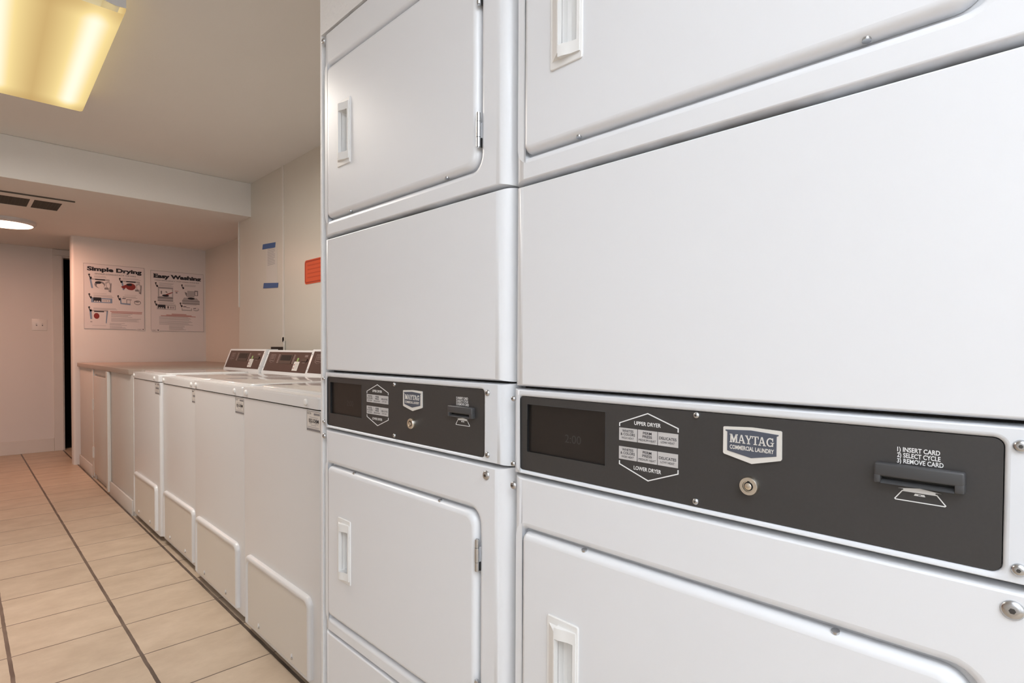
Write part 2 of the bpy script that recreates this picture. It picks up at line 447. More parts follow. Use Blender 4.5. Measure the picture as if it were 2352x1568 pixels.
def dryer_door(parent, z0, z1, hz, hinges, scr):
    mb = MB(); y0, y1 = 0.0775, 0.6505
    rr = (0.026, 0.012, 0.012, 0.026)
    n = 7; lst = []
    ein, dep = 0.011, 0.013
    for k in range(n+1):
        t = k/n*math.pi/2; e = ein*(1-math.sin(t)); x = dep*(1-math.cos(t)) - 0.003
        lst.append((x, rrect(y0+e, y1-e, z0+e, z1-e, tuple(max(.003, q-e*0.6) for q in rr))))
    lst.append((0.0140, lst[-1][1]))
    rings(mb, lst, 'enamel')
    hole = rrect(0.5362, 0.5665, hz+0.0275, hz+0.151-0.0275, 0.003, 3)
    face_holes(mb, [lst[0][1], hole], -0.003, 'enamel')
    d = mb.build('door', parent, 40)
    h = dryer_handle(d, hz); h.location = (-0.003, 0, 0)
    for a, b in hinges: hinge(d, a, b)
    for ys, zs, sgn in scr:
        s = MB(); F = Frame((0.004, ys, zs), (0, -1, 0), (sgn*0.9, 0, 0.4*1.0))
        F = Frame((0.0045, ys, zs), (0, 1, 0) if sgn > 0 else (0, -1, 0), (1, 0, 0.25*sgn))
        s.lathe(F, 0, 0, [(0.0042, -.002), (0.0042, 0.0008), (0.003, 0.0014)], 'steel', 12)
        s.lathe(F, 0, 0, [(0.0014, 0.001), (0.0014, 0.0017)], 'darksteel', 6)
        s.build('screw', d, 40)
    return d

def slab_letters(mb, F, a0, b0, width, height, key, c1):
    """wide slab-serif capitals spelling the badge word"""
    t = 0.17; s = 0.10
    def R(x0, x1, y0, y1): return [(x0, y0), (x1, y0), (x1, y1), (x0, y1)]
    G = {}
    G['M'] = (1.18, [R(.10, .10+t, 0, 1), R(.90, .90+t, 0, 1), [(.10, 1), (.32, 1), (.66, .28), (.59, .02), (.50, .02)],
                     [(1.07, 1), (.87, 1), (.55, .28), (.59, .02), (.66, .02)], R(0, .38, 0, s), R(.80, 1.18, 0, s), R(0, .3, 1-s, 1), R(.88, 1.18, 1-s, 1)])
    G['A'] = (1.06, [[(.40, 1), (.58, 1), (.98, 0), (.78, 0)], [(.40, 1), (.52, 1), (.20, 0), (.10, 0)], R(.28, .76, .28, .39), R(0, .34, 0, s), R(.66, 1.06, 0, s)])
    G['Y'] = (1.0, [R(.42, .42+t, 0, .48), [(.06, 1), (.26, 1), (.57, .42), (.42, .42)], [(.94, 1), (.82, 1), (.47, .46), (.59, .42)],
                    R(.28, .72, 0, s), R(0, .38, 1-s, 1), R(.68, 1.0, 1-s, 1)])
    G['T'] = (0.92, [R(.375, .375+t, 0, 1), R(.05, .87, 1-s, 1), R(.22, .70, 0, s), R(.0, .09, .70, 1), R(.83, .92, .70, 1)])
    arc = lambda r, th0, th1, cx, cy, sx: [(cx+sx*r*math.cos(math.radians(th0+(th1-th0)*k/14)), cy+r*math.sin(math.radians(th0+(th1-th0)*k/14))) for k in range(15)]
    o = arc(.5, 50, 330, .50, .5, .98); i = arc(.37, 330, 50, .50, .5, .86)
    gp = []
    for k in range(14): gp.append([o[k], o[k+1], i[13-k], i[14-k]])
    G['G'] = (1.02, gp + [R(.74, .74+t, .04, .48), R(.56, 1.02, .40, .49), R(.80, .90, .62, .98)])
    word = 'MAYTAG'; kern = [0, -.02, -.10, -.06, -.10, .0]
    tot = sum(G[c][0] for c in word) + sum(kern) + 0.06*5
    sx = width/tot; x = 0
    for c, k in zip(word, kern):
        x += k
        for p in G[c][1]:
            mb.poly(F, [(a0+(x+q[0])*sx, b0+q[1]*height) for q in p], c1-0.0006, c1, key)
        x += G[c][0] + 0.06

def make_dryer(label, group):
    root = thing('stacked_dryer', label, 'dryer', (0.653, -0.012, 0.0), 0, group)
    # cabinet body behind the front sheets
    mb = MB(); mb.box(0.034, 0.72, 0.004, W-0.004, 0.03, 1.843, 'enamel', 0.004)
    mb.box(0.0255, 0.0335, 0.012, W-0.012, 0.04, 1.838, 'grime')  # near-black plate paints shade into the seams between sheets
    for y in (0.06, W-0.06):
        for x in (0.08, 0.66): mb.cyl((x, y, 0), (x, y, 0.04), 0.018, 'black', 12)
    mb.build('cabinet', root, 30)
    R = 0.030
    mb = MB(); sheet(mb, W, 0.035, 0.3655, R, 0.005, 0.034, 'enamel'); mb.build('base_panel', root, 50)
    OP = (0.026, 0.014, 0.014, 0.026)
    mb = MB(); sheet(mb, W, 0.3685, 0.8715, R, 0.0055, 0.034, 'enamel', (0.0715, 0.6535, 0.4035, 0.7875), OP)
    mb.build('front_panel', root, 50)
    mb = MB(); sheet(mb, W, 0.8745, 1.0138, R*0.8, 0.003, 0.034, 'bezel', (0.0597, 0.6590, 0.8825, 1.0020), (0.008,)*4, 0.0045, 0.012)
    mb.build('control_bezel', root, 50)
    mb = MB(); sheet(mb, W, 1.0165, 1.3435, R, 0.0055, 0.034, 'enamel'); mb.build('centre_panel', root, 50)
    mb = MB(); sheet(mb, W, 1.3465, 1.8440, R, 0.0055, 0.034, 'enamel_grime', (0.0715, 0.6535, 1.3860, 1.7625), OP)
    mb.build('front_panel', root, 50)
    # doors
    dryer_door(root, 0.4095, 0.7825, 0.5175, ((0.6814, 0.7374), (0.4310, 0.4870)), ((0.5251, 0.7815, 1), (0.1912, 0.7815, 1)))
    dryer_door(root, 1.3910, 1.7575, 1.5005, ((1.4230, 1.4817), (1.6675, 1.7262)), ((0.5402, 1.392, -1), (0.1715, 1.392, -1)))
    # case screws
    for y, z, r in ((0.0488, 0.9965, .0056), (0.0485, 0.8892, .0056), (0.6705, 0.9968, .0046), (0.6702, 0.8896, .0046)):
        screw(root, y, z, r)
    for y, z, r in ((0.0520, 0.8530, .0085), (0.6698, 0.8536, .0066), (0.6698, 1.8297, .0066), (0.0520, 1.8297, .0085)):
        screw(root, y, z, r)
    # control panel with display opening
    mb = MB()
    pl = rrect(0.0602, 0.6585, 0.8830, 1.0015, 0.0075); dh = rrect(0.4870, 0.6415, 0.9130, 0.9900, 0.0015, 2)
    face_holes(mb, [pl, dh], 0.0022, 'panel')
    rings(mb, [(0.0022, dh), (0.0075, dh)], 'black')
    rings(mb, [(0.0022, pl), (0.0100, pl)], 'panel')
    cp = mb.build('control_panel', root, 40)
    mb = MB(); mb.rect(FD, -0.645, -0.484, 0.9115, 0.9915, -0.0088, -0.0072, 'glass')
    mb.text('2:00', FD, -0.566, 0.9365, 0.031, 0.0125, 'panel', 0, -0.0070)
    g = lab(mb.build('display_window', cp, 0), 'dark recessed display window')
    # thin bright rim of the opening
    mb = MB()
    for (p, q) in (((-.6415, .9900), (-.4870, .9900)), ((-.4870, .9900), (-.4870, .9130)), ((-.6415, .9900), (-.6415, .9650))):
        mb.line(FD, [p, q], 0.0007, -0.0024, -0.0017, 'slotgrey')
    mb.build('display_rim', cp, 0)
    C0 = -0.0022; C1 = C0+0.0005
    mb = MB(); lw = 0.0014
    mb.line(FD, [(-.4632, .9727), (-.4632, .9768), (-.4187, .9932), (-.3741, .9778), (-.3741, .9733)], lw, C0, C1, 'white')
    mb.text('UPPER DRYER', FD, -.4394, .9764, .0406, .0050, 'white', 0, C1, 0.022)
    mb.build('upper_dryer_lettering', cp, 0); mb = MB()
    mb.line(FD, [(-.4630, .9242), (-.4630, .9199), (-.4174, .9035), (-.3737, .9196), (-.3737, .9242)], lw, C0, C1, 'white')
    mb.text('LOWER DRYER', FD, -.4396, .9156, .0420, .0050, 'white', 0, C1, 0.022)
    mb.build('lower_dryer_lettering', cp, 0); mb = MB()
    for i, t in enumerate(('1) INSERT CARD', '2) SELECT CYCLE', '3) REMOVE CARD')):
        mb.text(t, FD, -.1389, .9803-.00555*i, (.0338, .0342, .0366)[i], .0043, 'white', 0, C1, 0.022)
    mb.build('instruction_lettering', cp, 0); mb = MB()
    # card symbol under the reader
    mb.line(FD, [(-.1342, .9424), (-.1402, .9338), (-.1396, .9331), (-.1008, .9331), (-.1002, .9338), (-.1069, .9424), (-.1342, .9424)], 0.0009, C0, C1, 'white')
    mb.poly(FD, [(-.1377, .9444), (-.1202, .9466), (-.1035, .9444), (-.108, .9444), (-.108, .9428), (-.1335, .9428), (-.1335, .9444)], C0, C1, 'white')
    mb.poly(FD, [(-.1240, .9410), (-.1248, .9391), (-.1158, .9391), (-.1166, .9410)], C0, C1, 'white')
    mb.rect(FD, -.1213, -.1192, .9397, .9403, C1, C1+.0002, 'panel')
    mb.build('card_symbol', cp, 0)
    # six cycle buttons
    words = ((('WHITES', '& COLORS'), 'HIGH HEAT'), (('PERM', 'PRESS'), 'MEDIUM HEAT'), (('DELICATES',), 'LOW HEAT'))
    for z0, z1 in ((.9530, .9705), (.9270, .9446)):
        for (ya, yb), (big, small) in zip(((.4637, .4349), (.4336, .4040), (.4029, .3738)), words):
            mb = MB(); mb.rect(FD, -ya, -yb, z0, z1, C0-.0004, C0+.0007, 'button')
            b = mb.build('cycle_button', cp, 0)
            mt = MB(); cx = -(ya+yb)/2; ct = C0+.0009
            for i, tx in enumerate(big):
                wd = {'WHITES': .0180, '& COLORS': .0232, 'PERM': .0132, 'PRESS': .0145, 'DELICATES': .0250}[tx]
                zz = (z1-.0056-.0046*i) if len(big) == 2 else z1-.0092
                mt.text(tx, FD, cx-wd/2, zz, wd, .0035, 'ink', 0, ct, 0.012)
            wd = {'HIGH HEAT': .0195, 'MEDIUM HEAT': .0262, 'LOW HEAT': .0200}[small]
            mt.text(small, FD, cx-wd/2, z0+(.0026 if len(big) == 2 else .0034), wd, .0029, 'ink', 0, ct, 0.0)
            mt.build('button_lettering', b, 0)
    # badge
    mb = MB()
    out = [(-.3138, .9862), (-.3130, .9871), (-.2806, .9890), (-.2479, .9880), (-.2469, .9870), (-.2467, .9565), (-.2478, .9548), (-.2796, .9468), (-.3127, .9546), (-.3138, .9560)]
    mb.poly(FD, out, C0-.0003, C0+.0022, 'badge')
    inn = [(-.3108, .9836), (-.2806, .9856), (-.2499, .9836), (-.2499, .9825), (-.2520, .9815), (-.2520, .9592), (-.2801, .9536), (-.3086, .9592), (-.3086, .9815), (-.3108, .9825)]
    mb.poly(FD, inn, C0+.0018, C0+.0026, 'navy')
    bd = lab(mb.build('brand_badge', root, 30), 'cream and slate shield badge')
    mb = MB(); slab_letters(mb, FD, -.3054, .9693, .0507, .0100, 'badge', C0+.0032)
    mb.text('COMMERCIAL LAUNDRY', FD, -.3053, .9618, .0507, .0047, 'badge', 0, C0+.0030, 0.028)
    mb.build('badge_lettering', bd, 0)
    # lock
    mb = MB(); c = C0
    mb.lathe(FD, -.2814, .9212, [(.0108, c-.001), (.0108, c+.0060), (.0100, c+.0072), (.0064, c+.0072), (.0060, c+.0060)], 'brass', 32)
    mb.lathe(FD, -.2814, .9212, [(.0052, c+.0060), (.0052, c+.0064)], 'black', 24)
    mb.lathe(FD, -.2814, .9212, [(.0040, c+.0060), (.0040, c+.0074), (.0034, c+.0078)], 'brass', 24)
    mb.rect(FD, -.2822, -.2806, .9252, .9275, c+.0070, c+.0075, 'black')
    lab(mb.build('key_lock', root, 40), 'round nickel key lock')
    # panel screws
    for z in (.9970, .8896):
        screw(root, .3490, z, .0044, C0)
    # card reader
    mb = MB()
    prof = [(C0-.001, .9480), (C0+.0050, .9480), (C0+.0068, .9492), (C0+.0078, .9500)]
    ya, yb = .1567, .0857; sa, sb = .1510, .0931
    mb.fbox(FD, -ya, -yb, .9548, .9680, C0-.001, C0+.0085, 'slotgrey', .0022, 3)
    mb.fbox(FD, -ya, -sa, .9482, .9570, C0-.001, C0+.0083, 'slotgrey', .0012)
    mb.fbox(FD, -sb, -yb, .9482, .9570, C0-.001, C0+.0083, 'slotgrey', .0012)
    V = [FD(-sa, .9482, C0-.001), FD(-sb, .9482, C0-.001), FD(-sa, .9482, C0+.0078), FD(-sb, .9482, C0+.0078), FD(-sa-.0005, .9520, C0+.0030), FD(-sb+.0005, .9520, C0+.0030)]
    mb.add(V, [[0, 1, 3, 2], [2, 3, 5, 4], [4, 5, 1, 0], [0, 2, 4], [1, 5, 3]], 'slotgrey')
    mb.rect(FD, -sa, -sb, .9482, .9560, C0-.0005, C0+.0012, 'black')
    lab(mb.build('card_reader', root, 35), 'grey plastic card slot')
    return root

d_right = make_dryer('nearest white stacked dryer, filling the right side of the view', 'stacked white dryers side by side')
d_left = copy_tree(d_right)
d_left.location = (0.653, 0.674, 0.006); d_left.scale = (1, 0.98, 1)
d_left['label'] = 'white stacked dryer farther back, between the nearest dryer and the row of washers'

# ------------------------------------------------------------------ top-load washers
WW = 0.645
def make_washer(label, group, tagtext):
    root = thing('top_load_washer', label, 'washer', (0, 0, 0), 0, group)
    mb = MB()
    # body: prism with rounded front vertical corners
    def plan(x0, x1, r, ins=0.0):
        P = []
        for k in range(7):
            t = k/6*math.pi/2; P.append((x0+r-r*math.cos(t), ins+r-r*math.sin(t)))
        P += [(x1, ins), (x1, WW-ins)]
        for k in range(7):
            t = math.pi/2-k/6*math.pi/2; P.append((x0+r-r*math.cos(t), WW-ins-r+r*math.sin(t)))
        return P
    FZ = Frame((0, 0, 0), (1, 0, 0), (0, 1, 0))
    mb.poly(FZ, plan(0.004, 0.66, 0.016), 0.028, 0.8832, 'washer')
    mb.box(0.007, 0.64, 0.006, WW-.006, 0.8830, 0.8880, 'grime')  # dark strip paints in the shadow under the deck lip
    mb.build('cabinet', root, 40)
    for x in (0.07, 0.60):
        for y in (0.06, WW-0.06):
            mb = MB(); mb.cyl((x, y, 0), (x, y, 0.032), 0.016, 'black', 12); mb.build('levelling_foot', root, 40)
    # top deck
    mb = MB()
    bm = bmesh.new(); P = plan(0.0, 0.66, 0.018)
    lo = [bm.verts.new((x, y, 0.8875)) for x, y in P]; hi = [bm.verts.new((x, y, 0.9245)) for x, y in P]
    n = len(P); bm.faces.new(hi); bm.faces.new(lo[::-1])
    for i in range(n): bm.faces.new([lo[i], lo[(i+1) % n], hi[(i+1) % n], hi[i]])
    bm.edges.ensure_lookup_table()
    ed = [e for e in bm.edges if e.verts[0].co.z > .92 and e.verts[1].co.z > .92]
    bmesh.ops.bevel(bm, geom=ed, offset=0.007, segments=4, affect='EDGES', profile=0.5)
    mb.add_bm(bm, 'washer')
    mb.build('top_deck', root, 40)
    # lid
    mb = MB()
    lst = []
    for k in range(6):
        t = k/5*math.pi/2; e = 0.010*(1-math.sin(t)); z = 0.9335-0.008*(1-math.cos(t))
        lst.append((z, rrect(0.050+e, 0.500-e, 0.045+e, WW-0.045-e, 0.030)))
    lst.append((0.9238, lst[-1][1]))
    N = len(lst[0][1]); V = []; fs = []
    for z, lp in lst: V += [(a, b, z) for a, b in lp]
    for k in range(len(lst)-1):
        for i in range(N): fs.append([k*N+i, k*N+(i+1) % N, (k+1)*N+(i+1) % N, (k+1)*N+i])
    fs.append(list(range(N)))
    mb.add(V, fs, 'enamel_top'); mb.build('lid', root, 50)
    for y in (0.092, WW-0.045):
        s = MB(); s.lathe(FD, -y, 0.9055, [(.0105, -.001), (.0105, .0022), (.0092, .0048), (.0060, .0064), (.003, .0068)], 'plastic', 18)
        s.build('screw_cap', root, 50)
    # access panel at the bottom with rolled rim
    mb = MB(); y0, y1, z0, z1 = 0.055, 0.600, 0.050, 0.303
    def toe(e, r): return [(y1-e, z0)] + [(y1-e, z1-e-r)] + [(y1-e-r+r*math.cos(t), z1-e-r+r*math.sin(t)) for t in [k/6*math.pi/2 for k in range(1, 7)]] \
        + [(y0+e+r+r*math.cos(t), z1-e-r+r*math.sin(t)) for t in [math.pi/2+k/6*math.pi/2 for k in range(7)]] + [(y0+e, z0)]
    prof = [(0.0045, 0.0, .030), (-.004, .001, .030), (-.0085, .004, .028), (-.0105, .009, .026), (-.0105, .014, .024), (-.0085, .0195, .021), (-.0052, .0225, .018), (-.0056, .0245, .018)]
    L0 = [(x, toe(e, r)) for x, e, r in prof]
    n = len(L0[0][1]); V = []; fs = []
    for x, lp in L0: V += [(x, a, b) for a, b in lp]
    for k in range(len(L0)-1):
        for i in range(n-1): fs.append([k*n+i, k*n+i+1, (k+1)*n+i+1, (k+1)*n+i])
    mb.add(V, fs, 'washer')
    inner = L0[-1][1]
    mb.add([(-.0056, a, b) for a, b in inner], [list(range(n))], 'toe')
    mb.add([(0.0045, y0, z0), (0.0045, y1, z0), (-.0056, y1, z0), (-.0056, y0, z0)], [[0, 1, 2, 3]], 'washer')
    tp = mb.build('access_panel', root, 60)
    for y in (0.190, 0.470):
        s = MB(); s.lathe(FD, -y, z0+.018, [(.0055, .0050), (.0055, .0075), (.003, .0090)], 'steel', 12)
        s.box(-.0095, -.005, y-.0012, y+.0012, z0+.018, z0+.032, 'plastic')
        s.build('screw', tp, 40)
    # sloping control console
    xb, xt, zb, zt = 0.535, 0.585, 0.9245, 1.0705
    mb = MB()
    FY = Frame((0, 0, 0), (1, 0, 0), (0, 0, 1))
    prof = [(xb, zb), (xb, zb+.012), (xt-.002, zt-.004), (xt+.002, zt), (0.655, zt), (0.66, zt-.006), (0.66, zb)]
    V = [(x, .002, z) for x, z in prof]+[(x, WW-.002, z) for x, z in prof]; n = len(prof)
    mb.add(V, [list(range(n)), list(range(2*n-1, n-1, -1))]+[[i, (i+1) % n, n+(i+1) % n, n+i] for i in range(n)], 'washer')
    con = mb.build('console', root, 30)
    ey = Vector((xt-xb, 0, zt-zb-.012)).normalized()
    FC = Frame((xb, 0, zb+.012), (0, -1, 0), ey)      # a=-y
    H = (Vector((xt, 0, zt))-Vector((xb, 0, zb+.012))).length
    ya, yb = WW-.028, .022; wdt = ya-yb; b0, b1 = .010, H-.012
    def U(u): return -ya+u*wdt
    def Vv(v): return b1-v*(b1-b0)
    mb = MB(); mb.rect(FC, U(0), U(1), b0, b1, 0, .0015, 'brown')
    c0, c1 = .0012, .0024
    # shield outline
    for (s_, k) in ((0.0, 'browngrey'), (0.014, 'brown')):
        u0, u1, v0, v1 = .075+s_*.6, .195-s_*.6, .14+s_*2, .50-s_
        mb.poly(FC, [(U(u0), Vv(v0)), (U(u1), Vv(v0)), (U(u1), Vv(v1)), (U((u0+u1)/2), Vv(v1+.085)), (U(u0), Vv(v1))], c0, c1+(.0003 if s_ else 0), k)
    for v in (.20, .27, .34, .45): mb.rect(FC, U(.098), U(.172), Vv(v+.03), Vv(v), c0, c1+.0006, 'browngrey')
    for u0, v0, v1, kk in ((.265, .13, .60, 6), (.625, .13, .60, 6)):
        for k in range(kk):
            a = v0+(v1-v0)*k/kk; mb.rect(FC, U(u0), U(u0+.04), Vv(a+.055), Vv(a), c0, c1, 'browngrey')
    mb.rect(FC, U(.825), U(.94), Vv(.46), Vv(.33), c0, c1+.003, 'browndark')
    mb.rect(FC, U(.865), U(.93), Vv(.24), Vv(.14), c0, c1-.0004, 'browngrey')
    mb.rect(FC, U(.850), U(.905), Vv(.53), Vv(.50), c0, c1-.0004, 'browngrey')
    cp = mb.build('control_panel', con, 0)
    mb = MB(); mb.rect(FC, U(.315), U(.600), Vv(.60), Vv(.12), c0, c1+.0005, 'browndark')
    mb.rect(FC, U(.335), U(.58), Vv(.44), Vv(.16), c0, c1+.0008, 'black'); mb.build('display', con, 0)
    mb = MB(); mb.rect(FC, U(.685), U(.795), Vv(.92), Vv(.47), c0, c1+.0008, 'paper')
    for k in range(7): mb.rect(FC, U(.715), U(.78), Vv(.56+.045*k), Vv(.545+.045*k), c1, c1+.0011, 'inklight')
    mb.rect(FC, U(.695), U(.71), Vv(.66), Vv(.60), c1, c1+.0011, 'inkred'); mb.rect(FC, U(.695), U(.71), Vv(.82), Vv(.76), c1, c1+.0011, 'inkred')
    lab(mb.build('instruction_tag', con, 0), 'white printed tag stuck to the console')
    mb = MB(); mb.rect(FC, U(.725), U(.757), Vv(.46), Vv(.29), c0, c1+.0008, 'green'); lab(mb.build('sticker', con, 0), 'small green sticker')
    for y in (WW-.012, .010):
        for b in (.030, H-.030):
            s = MB(); s.lathe(FC, -y, b, [(.0035, -.001), (.0035, .0015), (.002, .002)], 'steel', 10); s.build('screw', con, 40)
    # identification label
    mb = MB(); la, lb_, lz0, lz1 = .096, .002, .818, .8805
    mb.rect(FD, -la, -lb_, lz0, lz1, -.0045, -.0032, 'paper')
    mb.line(FD, [(-la+.002, lz0+.002), (-lb_-.002, lz0+.002), (-lb_-.002, lz1-.002), (-la+.002, lz1-.002), (-la+.002, lz0+.002)], .0011, -.0036, -.0028, 'inkgrey')
    T = -.0027
    if tagtext:
        mb.text(tagtext, FD, -.080, .8450, .066, .0115, 'ink', 0, T, 0.015)
        mb.text('CSC', FD, -.0925, .8695, .020, .0055, 'inkgrey', 0, T, 0.02)
    else:
        mb.rect(FD, -.080, -.014, .846, .856, -.0034, T, 'inkgrey'); mb.rect(FD, -.0925, -.070, .8700, .8750, -.0034, T, 'inkgrey')
    mb.poly(FD, [(-.070, .8748), (-.066, .8748), (-.068, .8692)], -.0034, T, 'inkgrey')
    mb.rect(FD, -.046, -.008, .8685, .8745, -.0034, T, 'inkgrey')
    for a0, a1, z in ((-.076, -.020, .8605), (-.077, -.060, .8412), (-.040, -.018, .8408), (-.066, -.032, .8362), (-.088, -.012, .8302), (-.088, -.012, .8255)):
        mb.rect(FD, a0, a1, z, z+.0018, -.0034, T, 'inklight')
    mb.rect(FD, -la+.003, -lb_-.003, lz0+.003, lz0+.0075, -.0034, T-.0002, 'inkgrey')
    lab(mb.build('identification_label', root, 0), 'printed identification label')
    return root

WG = 'white top-load washers in a row'
wdata = [  # x front, y right edge, dz, label, text
    (0.770, 1.597, 0.006, 'white top-load washer nearest the dryers, first of the row', '052-DBM'),
    (0.785, 2.272, 0.002, 'second white top-load washer counting back from the dryers', '051-DBM'),
    (0.806, 2.930, -0.004, 'white top-load washer set slightly back, third from the dryers', None),
    (0.792, 3.577, 0.001, 'white top-load washer at the far end of the row, beside the counter', None)]
for i, (x, y, dz, lb_, tx) in enumerate(wdata):
    wr = make_washer(lb_, WG, tx); wr.location = (x, y, dz)
    if dz != 0:   # feet stay on the floor
        for c in wr.children:
            if c.name.startswith('levelling'): c.location.z = -dz

# ------------------------------------------------------------------ cabinet and counter
cb = thing('base_cabinet', 'painted wooden base cabinet with hinged door under the counter', 'cabinet', (0.80, 4.255, 0))
mb = MB(); CL = 2.20
mb.box(0.0, .83, 0.0, 0.74, 0.0, 0.902, 'cab', 0.002)
mb.box(0.012, .83, 0.74, 1.40, 0.0, 0.902, 'cab', 0.001)
mb.box(0.0, .83, 1.40, CL-.03, 0.0, 0.902, 'cab', 0.002)
mb.box(0.0, 0.02, 0.74, 1.40, 0.862, 0.902, 'cab', 0.002)
mb.build('carcass', cb, 30)
mb = MB(); mb.box(-0.010, 0.010, 0.80, 1.395, 0.055, 0.846, 'cab', 0.003)
dr = mb.build('door', cb, 30)
for z in (0.225, 0.615):
    s = MB(); s.cyl((-.014, 1.400, z-.045), (-.014, 1.400, z+.045), 0.006, 'trim', 10)
    s.box(-.013, -.009, 1.375, 1.398, z-.045, z+.045, 'trim'); s.box(-.0125, 0.0, 1.402, 1.430, z-.045, z+.045, 'trim', .001)
    for k in (-.03, 0, .03): s.cyl((-.0135, 1.415, z+k), (-.0115, 1.415, z+k), 0.004, 'darksteel', 8)
    s.build('hinge', dr, 40)
mb = MB(); mb.box(-0.022, 0.0, 0.735, 0.790, 0.02, 0.900, 'trim', 0.003); mb.build('stile', cb, 30)
mb = MB(); mb.box(-0.008, 0.0, 1.432, 1.49, 0.02, 0.900, 'trim', 0.003); mb.build('stile', cb, 30)
mb = MB(); mb.box(-0.012, 0.0, 0.0, 0.735, 0.0, 0.10, 'cab', 0.003); mb.build('base_moulding', cb, 30)
mb = MB(); mb.box(-0.010, 0.0, 1.49, CL-.03, 0.0, 0.10, 'cab', 0.003); mb.build('base_moulding', cb, 30)
mb = MB()
FZ = Frame((0, 0, 0), (1, 0, 0), (0, 1, 0))
bm = bmesh.new()
P = [(0.785, 4.31), (0.845, 4.235), (1.637, 4.235), (1.637, 4.830), (1.865, 4.830), (1.865, 6.468), (0.785, 6.468)]
lo = [bm.verts.new((x, y, 0.9025)) for x, y in P]; hi = [bm.verts.new((x, y, 0.937)) for x, y in P]
bm.faces.new(hi); bm.faces.new(lo[::-1])
for i in range(len(P)): bm.faces.new([lo[i], lo[(i+1) % len(P)], hi[(i+1) % len(P)], hi[i]])
bmesh.ops.bevel(bm, geom=bm.edges[:], offset=0.003, segments=2, affect='EDGES', profile=0.5)
mb.add_bm(bm, 'counter')
ct = mb.build('countertop', None, 30); tag(ct, 'brownish laminate countertop at the far end below the posters', 'counter')

# ------------------------------------------------------------------ room shell
HC, HS = 2.353, 2.095
XR, XR2 = 1.64, 1.868
mb = MB(); mb.box(-1.75, 2.6, -2.7, 8.9, -0.08, 0.0, 'tile'); M['tile'] = tile_material(); mb.mats = ['tile']; struct(mb.build('floor', None, 0))
mb = MB(); mb.box(-1.75, 2.6, -2.7, 8.9, HC, HC+.08, 'ceil'); struct(mb.build('ceiling', None, 0))
mb = MB(); mb.box(-1.75, 2.3, 4.56, 7.5, HS, HC, 'ceil', 0.004); struct(mb.build('wall_soffit', None, 0))
mb = MB(); mb.box(-1.75, -1.65, -2.7, 8.9, 0, HC, 'wall'); struct(mb.build('wall_left', None, 0))
mb = MB(); mb.box(-1.65, 2.6, -2.7, -2.6, 0, HC, 'wall'); struct(mb.build('wall_back', None, 0))
mb = MB()
FZ = Frame((0, 0, 0), (1, 0, 0), (0, 1, 0))
mb.box(XR, 2.6, -2.6, 4.825, 0.0, HC, 'wallright')
struct(mb.build('wall_right', None, 0))
mb = MB(); mb.box(XR2, 2.6, 4.825, 7.5, 0.0, HC, 'wallright'); struct(mb.build('wall_recess', None, 0))
mb = MB(); mb.box(1.632, XR, 4.812, 4.826, 1.41, HS, 'trim', .001); struct(mb.build('trim_1', None, 0))
mb = MB(); mb.box(XR-.004, XR, 3.940, 3.968, 1.12, HC, 'trim', .0015); struct(mb.build('trim_2', None, 0))
# partition with the posters
mb = MB()
bm = bmesh.new()
P = [(0.752, 6.48), (XR2, 6.48), (XR2, 6.60), (0.752, 6.60)]
lo = [bm.verts.new((x, y, 0)) for x, y in P]; hi = [bm.verts.new((x, y, HS)) for x, y in P]
bm.faces.new(hi); bm.faces.new(lo[::-1])
for i in range(4): bm.faces.new([lo[i], lo[(i+1) % 4], hi[(i+1) % 4], hi[i]])
ed = [e for e in bm.edges if abs(e.verts[0].co.x-.752) < .001 and abs(e.verts[1].co.x-.752) < .001 and abs(e.verts[0].co.z-e.verts[1].co.z) > 1]
bmesh.ops.bevel(bm, geom=ed, offset=0.022, segments=5, affect='EDGES', profile=0.5)
mb.add_bm(bm, 'wall'); struct(mb.build('wall_partition', None, 40))
# far wall with a doorway into an unlit room
mb = MB()
for a, b, z0, z1 in ((-1.65, 0.793, 0, HC), (1.62, 2.3, 0, HC), (0.793, 1.62, 2.03, HC)):
    mb.box(a, b, 7.5, 7.62, z0, z1, 'wall')
struct(mb.build('wall_far', None, 0))
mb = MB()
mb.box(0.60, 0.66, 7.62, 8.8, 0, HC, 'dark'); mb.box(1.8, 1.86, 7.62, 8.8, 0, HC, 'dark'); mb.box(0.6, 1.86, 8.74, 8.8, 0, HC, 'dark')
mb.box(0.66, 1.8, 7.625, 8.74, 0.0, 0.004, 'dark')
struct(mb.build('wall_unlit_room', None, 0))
mb = MB(); mb.box(0.715, 0.793, 7.482, 7.5, 0.0, 2.0295, 'trim', .003); mb.box(0.715, 1.70, 7.482, 7.5, 2.0305, 2.09, 'trim', .003)
mb.box(0.7935, 0.803, 7.501, 7.62, 0, 2.011, 'trim'); mb.box(.7935, 1.62, 7.501, 7.62, 2.012, 2.0295, 'trim')
struct(mb.build('trim_3', None, 0))
mb = MB(); mb.box(-1.65, 0.714, 7.485, 7.5, 0, 0.135, 'trim', .003); struct(mb.build('baseboard_far', None, 0))
# filler wall around the dryers
mb = MB(); mb.box(0.653, XR, -1.2, 1.345, 1.8535, HC, 'walltex'); struct(mb.build('wall_above', None, 0))
mb = MB(); mb.box(0.655, XR, 1.3435, 1.353, 0.0, HC, 'walltex', .001); struct(mb.build('trim_4', None, 0))

